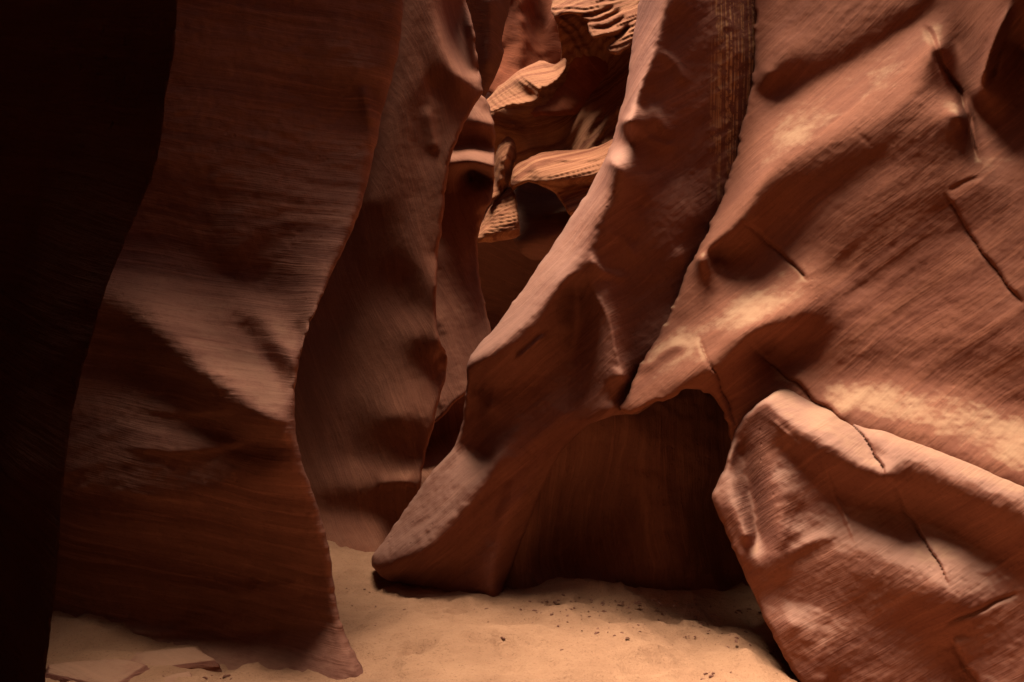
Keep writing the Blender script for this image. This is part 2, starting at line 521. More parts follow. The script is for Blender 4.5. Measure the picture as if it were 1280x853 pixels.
def shade_roof(poly, z0, z1, seed):
    """unseen roof rock, added to shade chosen parts of the slot"""
    P = densify(np.array(poly + poly[:1], float), 0.35)[:-1]
    q = np.c_[P * 0.9, np.zeros(len(P))]
    P = P + 0.18 * np.stack([fbm(q, 3, 0.5, seed), fbm(q + 9, 3, 0.5, seed + 1)], -1)
    rings = [(0.0, z1), (0.0, z0 + 0.5), (0.12, z0 + 0.1), (0.4, z0)]
    c = P.mean(0); n = len(P); vs = []
    for inset, z in rings:
        dd = c - P; dd = dd / np.linalg.norm(dd, axis=1)[:, None]
        R_ = P + dd * inset
        vs.append(np.c_[R_, z + 0.12 * fbm(np.c_[R_, np.full(n, z)] * 0.8, 2, 0.5, seed + 5)])
    vs = np.concatenate(vs)
    fs = []
    for r in range(len(rings) - 1):
        for k in range(n):
            a, b = r * n + k, r * n + (k + 1) % n
            fs.append((a, b, b + n, a + n))
    fs.append(tuple(range((len(rings) - 1) * n, len(rings) * n)))
    fs.append(tuple(range(n - 1, -1, -1)))
    o = mesh_object('unseen_rock', vs, fs, M_LEFT, base=False)
    return tag(o, kind='structure')
shade_roof([(-6, -4.2), (6, -4.2), (6, 1.2), (1.5, 1.8), (-0.4, 2.0), (-2.4, 3.1), (-2.5, 5.3), (-2.6, 5.8), (-6, 5.8)], 4.3, 7.0, 81)  # roofs added out of view to keep light off chosen walls
shade_roof([(-6, 6.8), (-1.5, 6.7), (-1.15, 7.1), (-1.2, 8.0), (-6, 8.2)], 4.8, 7.5, 91)
shade_roof([(0.75, 12.0), (3.5, 12.0), (4.0, 16), (0.9, 16)], 6.4, 8.5, 95)
shade_roof([(1.9, 1.0), (6, 1.0), (6, 7.0), (2.7, 6.6), (2.05, 5.6), (1.9, 4.2)], 4.6, 7.0, 85)

# ------------------------------------------------------------------ foreground dark wall
o = rock('rock_wall', [(-500, -500), (235, -500), (226, -120), (222, 0), (219, 60), (206, 125), (199, 200), (166, 280), (137, 345), (118, 410), (101, 470), (86, 540),
                       (76, 640), (70, 740), (54, 853), (30, 1300), (-500, 1300)],
         [[(-480, -450, 2.7), (-480, 1300, 2.7)], [(0, -400, 2.5), (-40, 400, 2.4), (-80, 1300, 2.4)], [(225, -400, 2.0), (205, 100, 2.0), (165, 270, 1.98), (100, 460, 1.95), (65, 800, 1.9), (30, 1300, 1.9)],
          [(120, 100, 2.2), (70, 300, 2.15), (10, 600, 2.1)]],
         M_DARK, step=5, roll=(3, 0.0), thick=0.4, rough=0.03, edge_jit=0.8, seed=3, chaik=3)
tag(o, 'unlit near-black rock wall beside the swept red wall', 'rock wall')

# ------------------------------------------------------------------ left wall with the lit slanting crest
LW_EDGE = [(515, -400), (508, -120), (505, 0), (500, 60), (481, 130), (470, 180), (458, 240), (440, 290), (415, 342), (400, 376), (385, 410), (373, 450), (368, 490), (368, 530),
           (375, 570), (390, 612), (403, 650), (412, 690), (416, 722), (422, 770), (440, 812), (458, 842), (475, 880)]
o = rock('rock_wall', [(-300, -400)] + LW_EDGE + [(470, 1000), (-300, 1000)],
         [[(-300, -400, 4.5), (100, -400, 4.5), (500, -400, 4.6)], [(-200, -150, 4.70), (100, -140, 4.70), (300, -130, 4.68), (490, -130, 4.74)], [(-300, 0, 4.8), (-300, 500, 4.9), (-300, 1000, 4.6)],
          [(515, -300, 4.75), (505, 0, 4.86), (480, 130, 4.92), (458, 240, 4.85), (415, 342, 4.62), (385, 410, 4.42), (370, 470, 4.3), (368, 530, 4.2), (375, 570, 4.22), (403, 650, 4.35),
           (416, 722, 4.4), (424, 775, 4.38), (440, 812, 4.33), (458, 842, 4.26), (475, 900, 4.15)],
          [(200, 10, 4.83), (330, 0, 4.82), (440, -10, 4.83)], [(190, 80, 4.88), (330, 80, 4.86), (450, 95, 4.86)],
          [(180, 190, 4.90), (300, 200, 4.88), (430, 180, 4.88)],
          [(440, 150, 4.92), (462, 165, 4.9)],
          [(150, 290, 4.98), (230, 300, 4.96), (292, 326, 4.9), (350, 330, 4.82), (400, 330, 4.70)],
          [(292, 332, 4.92), (319, 364, 4.84), (352, 398, 4.68), (376, 413, 4.58)],
          [(306, 372, 4.82), (326, 406, 4.66), (346, 432, 4.50), (362, 452, 4.36)], [(318, 418, 4.70), (338, 446, 4.56), (354, 464, 4.44)],
          [(130, 330, 4.90), (200, 350, 4.84), (260, 400, 4.70), (305, 445, 4.58), (340, 474, 4.46)],
          [(90, 350, 4.82), (150, 377, 4.68), (185, 402, 4.57), (225, 440, 4.43), (262, 474, 4.29), (300, 505, 4.20), (340, 530, 4.14), (366, 544, 4.16)],
          [(110, 410, 4.83), (160, 435, 4.74), (205, 470, 4.60), (250, 506, 4.45), (300, 535, 4.32), (345, 555, 4.22)],
          [(60, 500, 4.85), (140, 500, 4.74), (200, 510, 4.6)],
          [(60, 600, 4.75), (150, 590, 4.60), (250, 590, 4.42), (340, 590, 4.26)], [(60, 640, 4.78), (150, 640, 4.64), (270, 640, 4.48), (380, 650, 4.36)],
          [(60, 700, 4.84), (200, 710, 4.72), (300, 710, 4.6), (395, 710, 4.45)], [(60, 770, 4.86), (200, 775, 4.74), (320, 775, 4.6), (405, 770, 4.45)],
          [(60, 800, 4.75), (200, 800, 4.66), (330, 800, 4.53), (420, 800, 4.37)], [(60, 835, 4.50), (200, 835, 4.45), (330, 835, 4.36), (430, 835, 4.27)],
          [(-100, 1000, 4.0), (200, 950, 4.0), (450, 950, 3.95)]],
         M_LEFT, step=2.5, roll=(14, 0.08), thick=0.9, c=22, bed=(0.1, 0.2, 1.0), bed_f=7, bed_a=0.012, rough=0.018, seed=11,
         strokes=[([(165, 503), (200, 514), (250, 515), (312, 511)], 0.03, 14, 5), ([(145, 556), (185, 560), (225, 563), (280, 556), (335, 541)], 0.035, 18, 6),
                  ([(110, 610), (200, 622), (300, 606)], 0.02, 18, 10), ([(180, 725), (260, 742), (400, 738)], 0.03, 14, 6), ([(70, 782), (160, 790), (260, 793), (350, 788)], 0.03, 10, 5),
                  ([(190, 795), (300, 790), (380, 788)], -0.03, 6, 8), ([(330, 452), (350, 456), (364, 458)], -0.015, 8, 14),
                  ([(452, 105), (462, 150), (466, 160)], 0.03, 8, 8)])
tag(o, 'swept red-brown rock wall with a glowing slanted crest across its middle', 'rock wall')

# ------------------------------------------------------------------ folded fin behind the left wall
o = rock('rock_fin', [(330, -400), (575, -400), (577, -60), (581, 0), (592, 30), (597, 75), (603, 108), (604, 118), (590, 136), (575, 165), (563, 197), (557, 235), (552, 285), (546, 330),
                      (545, 385), (549, 425), (557, 440), (560, 460), (553, 486), (546, 506), (543, 530), (533, 560), (528, 590), (520, 640), (515, 760), (300, 780)],
         [[(340, -400, 7.6), (450, -400, 7.2), (570, -400, 6.9)], [(340, 0, 7.6), (340, 300, 7.6), (330, 600, 7.4), (330, 780, 6.6)],
          [(545, -80, 6.62), (547, 0, 6.6), (556, 45, 6.56), (572, 80, 6.52), (602, 112, 6.48)], [(572, -20, 6.95), (578, 40, 6.92), (592, 85, 6.75)], [(591, 30, 6.74), (597, 80, 6.62)],
          [(470, 0, 7.2), (465, 100, 7.25), (445, 220, 7.3), (420, 320, 7.4)], [(508, 0, 6.78), (500, 80, 6.80), (485, 170, 6.86), (465, 250, 6.95)],
          [(528, 30, 6.62), (528, 100, 6.64), (532, 160, 6.66), (540, 195, 6.64)], [(545, 110, 6.64), (562, 130, 6.56), (585, 135, 6.52)],
          [(555, 190, 6.55), (550, 250, 6.55), (545, 320, 6.56)], [(520, 240, 6.68), (515, 300, 6.66), (530, 350, 6.56), (541, 390, 6.5)],
          [(480, 330, 6.98), (500, 350, 6.9), (515, 380, 6.78)], [(520, 420, 6.58), (545, 430, 6.46)], [(550, 450, 6.6), (552, 470, 6.62)],
          [(390, 400, 7.5), (430, 400, 7.3), (470, 400, 7.0)], [(440, 470, 7.1), (490, 470, 6.72), (530, 480, 6.56)], [(385, 520, 7.3), (440, 530, 6.98), (490, 520, 6.56), (530, 520, 6.46)],
          [(440, 575, 6.95), (490, 575, 6.64), (525, 575, 6.52)], [(400, 610, 7.0), (465, 606, 6.68), (517, 604, 6.46)], [(410, 640, 6.95), (460, 640, 6.74), (510, 640, 6.6)],
          [(400, 690, 6.7), (460, 690, 6.52), (500, 700, 6.5)], [(380, 760, 6.4), (510, 760, 6.3)]],
         M_FIN, step=2.5, roll=(5, 0.05), thick=0.5, c=8, bed=(0.9, 0.2, 0.25), bed_f=7, bed_a=0.008, rough=0.006, fine=0.002, seed=21,
         strokes=[([(533, 130), (540, 165), (546, 195)], 0.04, 5, 8), ([(545, 440), (556, 452), (556, 470)], -0.08, 6, 6), ([(468, 606), (495, 603), (520, 604)], 0.08, 12, 5)])
tag(o, 'tall dark folded rock fin with a curved crest, between swept wall and slender slab', 'rock fin')

# ------------------------------------------------------------------ slender slab
o = rock('rock_slab', [(510, 90), (604, 116), (612, 135), (620, 165), (618, 200), (617, 246), (608, 263), (600, 286), (596, 310), (599, 345), (607, 385), (616, 415), (610, 460), (585, 490), (566, 505), (553, 522), (530, 540), (500, 540)],
         [[(515, 110, 8.0), (520, 300, 8.1), (510, 530, 7.4)], [(560, 120, 8.05), (600, 125, 7.98), (612, 140, 7.95)], [(570, 150, 7.88), (600, 150, 7.80), (618, 160, 7.8)],
          [(565, 174, 8.02), (595, 172, 7.95), (619, 180, 7.90)], [(562, 184, 8.04), (590, 182, 7.97), (618, 187, 7.90)], [(562, 202, 7.66), (590, 206, 7.52), (617, 213, 7.45)],
          [(562, 205, 8.1), (590, 212, 8.02), (616, 221, 7.95)], [(555, 240, 8.05), (590, 240, 7.98), (614, 245, 7.95)], [(550, 320, 7.88), (575, 320, 7.84), (594, 320, 7.86)],
          [(550, 400, 7.58), (580, 400, 7.54), (606, 400, 7.58)], [(555, 450, 7.34), (590, 450, 7.30), (608, 455, 7.34)], [(550, 500, 7.1), (575, 495, 7.08)], [(530, 540, 7.0), (560, 530, 7.0)]],
         M_FIN, step=2, roll=(3, 0.06), thick=0.6, c=5, bed=(1.0, 0.2, 0.0), bed_f=8, bed_a=0.010, rough=0.008, seed=31,
         strokes=[([(612, 258), (604, 268), (608, 275), (599, 290)], -0.08, 4, 5)])
tag(o, 'slender upright rock slab with an overhanging cap, in the gap between two fins', 'rock slab')

o = rock('boulder', [(480, 480), (620, 470), (630, 680), (480, 680)],
         [[(490, 490, 7.5), (550, 490, 7.45), (610, 480, 7.45)], [(490, 520, 7.55), (550, 520, 7.5), (600, 510, 7.5)], [(490, 552, 7.6), (545, 548, 7.55), (600, 530, 7.5)], [(510, 600, 6.9), (550, 590, 6.9), (600, 600, 6.8)], [(490, 670, 6.5), (610, 660, 6.5)]],
         M_FIN, step=3, roll=(8, 0.1), thick=0.3, seed=33)
tag(o, 'rounded rock wedged low in the narrow gap beneath the slender slab', 'boulder')

# ------------------------------------------------------------------ far chamber
o = rock('rock_wall', [(560, -400), (800, -400), (820, 140), (560, 150)],
         [[(560, -400, 14.5), (800, -400, 14)], [(625, -50, 13.4), (630, 60, 13.2), (600, 130, 13.0)], [(650, -50, 13.0), (655, 50, 12.9), (640, 110, 12.7)], [(680, -50, 13.3), (672, 30, 13.2), (690, 90, 12.9)],
          [(700, -50, 12.9), (690, 20, 12.8), (705, 70, 12.6)], [(780, -50, 12.8), (790, 100, 12.6)]],
         M_FARRED, step=4, thick=0.5, rough=0.07, seed=41)
tag(o, 'deep red far wall glowing behind the curled ledge', 'rock wall')
o = rock('rock_column', [(560, -400), (660, -400), (645, -60), (640, 0), (632, 30), (625, 54), (631, 68), (622, 92), (609, 117), (596, 150), (560, 150)],
         [[(570, -400, 9.6), (650, -400, 9.4)], [(600, 0, 9.2), (600, 100, 9.5), (590, 150, 9.6)], [(638, 0, 9.4), (628, 50, 9.4), (610, 115, 9.5)], [(615, 0, 9.1), (612, 80, 9.35)]],
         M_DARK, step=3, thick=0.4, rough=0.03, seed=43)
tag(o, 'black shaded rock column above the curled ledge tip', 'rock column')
o = rock('rock_ledge', [(603, 138), (608, 124), (629, 103), (652, 86), (666, 80), (678, 75), (691, 82), (700, 78), (707, 70), (710, 78), (702, 95), (687, 108), (675, 112), (674, 125), (662, 130), (634, 133), (613, 143)],
         [[(604, 137, 11.2), (629, 104, 11.35), (652, 87, 11.4), (678, 76, 11.4)], [(612, 141, 10.9), (634, 131, 10.75), (662, 127, 10.7), (672, 122, 10.7)], [(645, 100, 11.10), (652, 112, 10.94), (664, 117, 10.84)],
          [(655, 98, 11.0), (668, 105, 10.75), (676, 110, 10.6)], [(690, 84, 11.25), (706, 72, 11.2)], [(688, 106, 10.7), (702, 92, 10.8), (709, 79, 11.0)], [(660, 92, 11.15), (680, 92, 11.1), (695, 90, 11.05)]],
         M_FAR, step=1.5, roll=(3, 0.08), thick=1.7, c=3, bed=(0.75, 0.3, 0.55), bed_f=9, bed_a=0.022, rough=0.02, edge_jit=1.0, seed=45, chaik=1, arc=(730, 20, 5.0, 0.05))
tag(o, 'sunlit curled rock ledge with rippled banding, jutting over the dark cavity', 'rock ledge')
o = rock('rock_cavity', [(690, 10), (740, -60), (830, -60), (830, 300), (640, 260), (600, 150), (612, 138), (640, 120), (690, 95), (704, 72), (698, 40)],
         [[(700, 0, 12.2), (800, 0, 12.0)], [(700, 60, 12.4), (760, 60, 12.4), (800, 60, 12.0)], [(620, 145, 12.3), (660, 140, 12.7), (710, 120, 12.8), (750, 90, 12.7)], [(640, 180, 12.6), (690, 185, 12.9), (712, 185, 12.8)],
          [(724, 190, 12.3), (748, 150, 12.2), (775, 110, 12.1), (800, 90, 11.9)], [(742, 190, 11.9), (770, 165, 11.8), (800, 135, 11.6)], [(640, 250, 13.0), (720, 260, 12.8), (820, 290, 12.5)]],
         M_FAR, step=3, thick=0.6, bed=(-0.7, 0.3, 0.5), bed_f=6, bed_a=0.05, rough=0.06, seed=47, arc=(640, 110, 9.0, 0.06),
         strokes=[([(722, 190), (740, 155), (760, 128)], 0.15, 5, 3), ([(735, 188), (755, 160), (780, 125)], 0.15, 5, 3)])
tag(o, 'dark hollow cavity wall with reddish ribs, under the curled ledge', 'rock wall')
o = rock('rock_overhang', [(690, -80), (690, 0), (688, 15), (692, 23), (704, 17), (722, 20), (736, 30), (738, 48), (752, 46), (773, 47), (760, 58), (757, 64), (772, 72), (786, 60), (800, 40), (830, -80)],
         [[(690, -80, 11.9), (800, -80, 11.6)], [(691, 0, 11.3), (730, -10, 11.1), (800, -10, 10.9)], [(690, 16, 11.1), (712, 15, 10.9), (735, 22, 10.7), (770, 20, 10.7)], [(738, 44, 10.45), (765, 44, 10.5)],
          [(760, 62, 10.5), (774, 68, 10.4), (790, 50, 10.4)]],
         M_FAR, step=1.5, roll=(3, 0.1), thick=2.6, c=3, bed=(-0.45, 0.4, 0.8), bed_f=8, bed_a=0.035, rough=0.02, edge_jit=1.6, seed=49, chaik=1, arc=(720, -120, 5.0, 0.055),
         strokes=[([(715, 18), (740, 20), (770, 8)], -0.12, 3, 2), ([(722, 28), (750, 26), (780, 12)], -0.1, 3, 2), ([(736, 36), (760, 34), (785, 20)], -0.1, 3, 2), ([(745, 48), (770, 47), (790, 30)], -0.2, 3, 3)])
tag(o, 'orange banded rock overhang with ragged lower lip, hanging over the dark cavity', 'rock overhang')
o = rock('rock_leaf', [(616, 228), (618, 195), (625, 180), (634, 168), (645, 180), (647, 190), (641, 213), (634, 235), (620, 250), (606, 255)],
         [[(617, 225, 10.9), (618, 195, 10.9), (626, 180, 10.9), (634, 170, 11.0)], [(628, 225, 10.65), (632, 200, 10.62), (636, 182, 10.75)], [(646, 190, 10.95), (640, 214, 10.9), (632, 236, 10.85)], [(610, 252, 10.7), (620, 248, 10.7)]],
         M_FAR, step=1.5, roll=(3, 0.1), thick=0.4, c=3, bed=(0.95, 0.2, 0.3), bed_f=10, bed_a=0.025, rough=0.015, seed=51, arc=(720, 210, 5.0, 0.05))
tag(o, 'small leaf-shaped orange rock blade standing beside the slender slab', 'rock blade')
o = rock('rock_shelf', [(638, 236), (640, 214), (646, 205), (664, 196), (682, 189), (700, 189), (742, 186), (764, 176), (783, 160), (830, 120), (830, 310), (722, 290), (709, 264), (702, 252), (690, 238), (664, 227), (650, 232)],
         [[(642, 214, 10.5), (664, 198, 10.5), (686, 190, 10.55), (742, 187, 10.5), (780, 163, 10.3), (820, 130, 10.1)], [(640, 234, 10.45), (652, 228, 10.25), (665, 224, 10.15)], [(660, 206, 10.25), (690, 210, 10.1), (740, 208, 10.0), (790, 190, 9.85)],
          [(668, 222, 10.0), (690, 228, 9.95), (740, 222, 9.9), (790, 205, 9.8)], [(690, 237, 10.1), (740, 232, 10.02), (800, 220, 9.9)], [(710, 262, 10.0), (760, 260, 9.9)], [(722, 285, 10.05), (820, 300, 9.9)]],
         M_FAR, step=1.5, roll=(3, 0.1), thick=0.8, c=4, bed=(-0.12, 0.3, 1.0), bed_f=8, bed_a=0.022, rough=0.015, seed=53, chaik=1, arc=(640, -150, 6.0, 0.04),
         strokes=[([(665, 226), (700, 232), (745, 228), (790, 210)], -0.06, 2, 3), ([(650, 206), (690, 200), (745, 198), (790, 170)], 0.05, 4, 2)])
tag(o, 'broad banded rock shelf curving above the round dark hollow', 'rock shelf')
o = rock('rock_hollow', [(635, 220), (740, 215), (760, 280), (700, 330), (640, 320)],
         [[(640, 225, 11.4), (720, 225, 11.3)], [(645, 260, 11.3), (690, 250, 11.3), (730, 260, 11.1)], [(655, 290, 10.9), (680, 280, 10.7), (710, 270, 10.7)], [(660, 305, 10.75), (690, 308, 10.6), (720, 290, 10.5)], [(650, 320, 11.0), (720, 325, 11.0)]],
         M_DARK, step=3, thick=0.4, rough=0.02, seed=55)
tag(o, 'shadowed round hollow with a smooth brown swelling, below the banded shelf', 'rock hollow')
o = rock('rock_step', [(570, 306), (598, 288), (612, 256), (630, 236), (642, 234), (646, 258), (649, 285), (650, 300)],
         [[(600, 285, 10.9), (614, 256, 10.9), (632, 237, 10.9)], [(605, 288, 10.6), (630, 278, 10.4), (647, 272, 10.35)], [(600, 300, 10.6), (646, 296, 10.4)], [(598, 312, 10.9), (646, 305, 10.75)], [(596, 345, 11.2), (665, 345, 11.2)], [(575, 430, 11.4), (685, 430, 11.5)], [(620, 262, 10.7), (642, 252, 10.65)]],
         M_FAR, step=1.5, roll=(3, 0.1), thick=0.5, c=4, bed=(-0.15, 0.3, 1.0), bed_f=11, bed_a=0.03, rough=0.015, seed=57, arc=(600, 120, 5.0, 0.05))
tag(o, 'thin-layered stepped rock below the leaf-shaped blade', 'rock ledge')
o = rock('rock_mass', [(540, 270), (740, 270), (780, 330), (720, 560), (540, 560)],
         [[(550, 280, 13.6), (650, 280, 13.6), (740, 290, 13.4)], [(600, 340, 14.4), (660, 330, 14.5), (700, 340, 14.4)], [(600, 390, 15.0), (650, 390, 15.0)], [(570, 540, 14.0), (690, 540, 14.0)]],
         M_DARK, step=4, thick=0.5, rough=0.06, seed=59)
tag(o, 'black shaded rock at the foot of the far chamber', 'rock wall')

# ------------------------------------------------------------------ alcove wall under the right wall
o = rock('alcove_wall', [(690, 470), (1000, 430), (1000, 830), (560, 830), (600, 700), (640, 600), (670, 540)],
         [[(560, 430, 6.2), (1000, 430, 6.0)], [(560, 800, 5.75), (640, 800, 5.6), (700, 800, 5.66), (850, 800, 5.58), (1000, 800, 5.6)],
          [(706, 560, 5.60), (690, 588, 5.66), (672, 625, 5.72), (658, 662, 5.75), (644, 700, 5.77), (632, 742, 5.75)], [(560, 560, 6.0), (580, 650, 5.9), (570, 740, 5.9)],
          [(690, 742, 5.78), (760, 742, 5.74), (850, 742, 5.64), (990, 742, 5.7)],
          [(690, 700, 6.0), (715, 675, 6.1), (750, 650, 6.05), (780, 635, 5.9)], [(740, 545, 5.55), (790, 550, 5.6), (860, 560, 5.75), (910, 560, 5.9)], [(700, 512, 5.55), (780, 512, 5.6), (880, 500, 5.9)],
          [(700, 600, 5.75), (740, 600, 5.85)], [(785, 580, 5.72), (800, 650, 5.74), (805, 720, 5.68)], [(850, 620, 5.72), (850, 700, 5.64)], [(900, 640, 5.95), (910, 720, 5.85)]],
         M_ALCOVE, step=3, thick=0.5, rough=0.04, bed=(1, 0.1, 0), bed_f=10, bed_a=0.014, seed=61, chaik=0)
tag(o, 'dark streaked back wall of the alcove under the leaning right wall', 'rock wall')

# ------------------------------------------------------------------ leaning fin
GULLY = [(955, -300), (950, -100), (943, 30), (941, 100), (925, 175), (909, 232), (886, 288), (862, 330), (838, 392), (813, 434), (797, 462), (783, 500)]
FIN_POLY = [(818, -250), (810, -150), (800, 0), (796, 20), (790, 60), (783, 110), (770, 160), (761, 190), (745, 222), (709, 280), (660, 353), (619, 409), (598, 432), (583, 452), (583, 480), (580, 520),
            (570, 556), (552, 578), (535, 595), (515, 625), (492, 658), (470, 688), (462, 700), (468, 714), (487, 728), (520, 739), (560, 748), (600, 760), (620, 768), (630, 735), (644, 700), (658, 662), (672, 625), (690, 588),
            (706, 560), (730, 534), (770, 517), (800, 520), (840, 480), (870, 420), (900, 350), (940, 270), (985, 160), (1000, 40), (1010, -250)]
o = rock('rock_fin', FIN_POLY,
         [[(830, -400, 6.55), (806, -100, 6.2), (800, 0, 6.06), (790, 60, 6.0), (770, 160, 5.94), (745, 222, 5.9), (709, 280, 5.86), (660, 353, 5.82), (619, 409, 5.76), (589, 441, 5.64)],
          [(583, 456, 5.56), (583, 480, 5.62), (580, 525, 5.78), (570, 556, 5.84), (535, 595, 5.88), (515, 625, 5.88), (490, 660, 5.88), (468, 692, 5.82)],
          [(870, -400, 6.0), (842, -100, 5.62), (829, 11, 5.5), (815, 64, 5.45), (791, 124, 5.40), (768, 180, 5.36), (757, 232, 5.33), (743, 268, 5.31), (729, 316, 5.27), (709, 347, 5.27), (671, 389, 5.31), (622, 430, 5.41), (595, 449, 5.5)],
          [(843, 20, 5.54), (829, 72, 5.5), (806, 132, 5.46)],
          [(990, -100, 6.1), (985, 20, 5.95), (975, 100, 5.88), (950, 220, 5.78), (920, 292, 5.68), (880, 380, 5.56), (830, 470, 5.42)],
          [(950, -100, 5.86), (943, 30, 5.74), (938, 100, 5.71), (909, 220, 5.69), (878, 292, 5.64), (832, 395, 5.50), (795, 460, 5.40), (780, 500, 5.28)],
          [(880, -100, 5.75), (875, 0, 5.6), (870, 120, 5.6), (862, 190, 5.62)], [(805, 170, 5.46), (815, 212, 5.50), (840, 215, 5.58)], [(800, 256, 5.44), (840, 262, 5.51), (866, 270, 5.57)],
          [(790, 300, 5.44), (830, 312, 5.48), (850, 320, 5.50)], [(645, 478, 5.56), (676, 452, 5.50), (706, 408, 5.48)], [(612, 510, 5.58), (660, 505, 5.52), (690, 480, 5.52)],
          [(720, 366, 5.52), (722, 420, 5.58), (712, 480, 5.52), (700, 515, 5.44)], [(733, 352, 5.30), (748, 372, 5.26), (760, 400, 5.22), (770, 442, 5.17), (788, 492, 5.10)],
          [(775, 335, 5.42), (790, 400, 5.42), (786, 440, 5.34)], [(740, 420, 5.40), (745, 480, 5.32), (765, 510, 5.2)],
          [(596, 485, 5.72), (602, 540, 5.76), (606, 570, 5.72)], [(626, 550, 5.5), (605, 600, 5.46), (568, 654, 5.44), (530, 690, 5.48), (482, 710, 5.70)],
          [(500, 727, 5.84), (545, 730, 5.70), (580, 700, 5.60), (612, 650, 5.56), (632, 600, 5.51)], [(690, 536, 5.44), (660, 572, 5.47), (641, 620, 5.50), (626, 680, 5.53), (616, 745, 5.52)], [(712, 556, 5.56), (676, 622, 5.66), (648, 695, 5.70), (634, 735, 5.68)], [(600, 745, 5.56), (560, 742, 5.66)]],
         M_LEAN, step=2.0, roll=(5, 0.08), thick=0.6, c=5, bed=(-0.62, 0.15, 0.77), bed_f=9, bed_a=0.012, rough=0.012, seed=65,
         strokes=[([(640, 456), (660, 438), (688, 414)], 0.06, 4, 4), ([(800, 120), (822, 145), (838, 175)], 0.05, 8, 8), 
                  ([(735, 318), (752, 338), (790, 350)], 0.04, 6, 6), ([(515, 690), (560, 640), (590, 610)], -0.015, 6, 6), ([(500, 672), (545, 640), (580, 600)], -0.015, 5, 5),
                  ([(640, 640), (660, 610), (690, 560)], 0.03, 5, 7), ([(735, 354), (760, 398), (772, 445), (788, 490)], 0.03, 4, 4),
                  ([(795, 155), (815, 175), (850, 185)], 0.03, 5, 6), ([(820, 60), (845, 80), (860, 110)], 0.03, 6, 8), ([(750, 290), (780, 300), (800, 330)], 0.025, 6, 6)])
tag(o, 'tall leaning rock fin with a pale slanting edge and a blunt nose over the sand', 'rock fin')

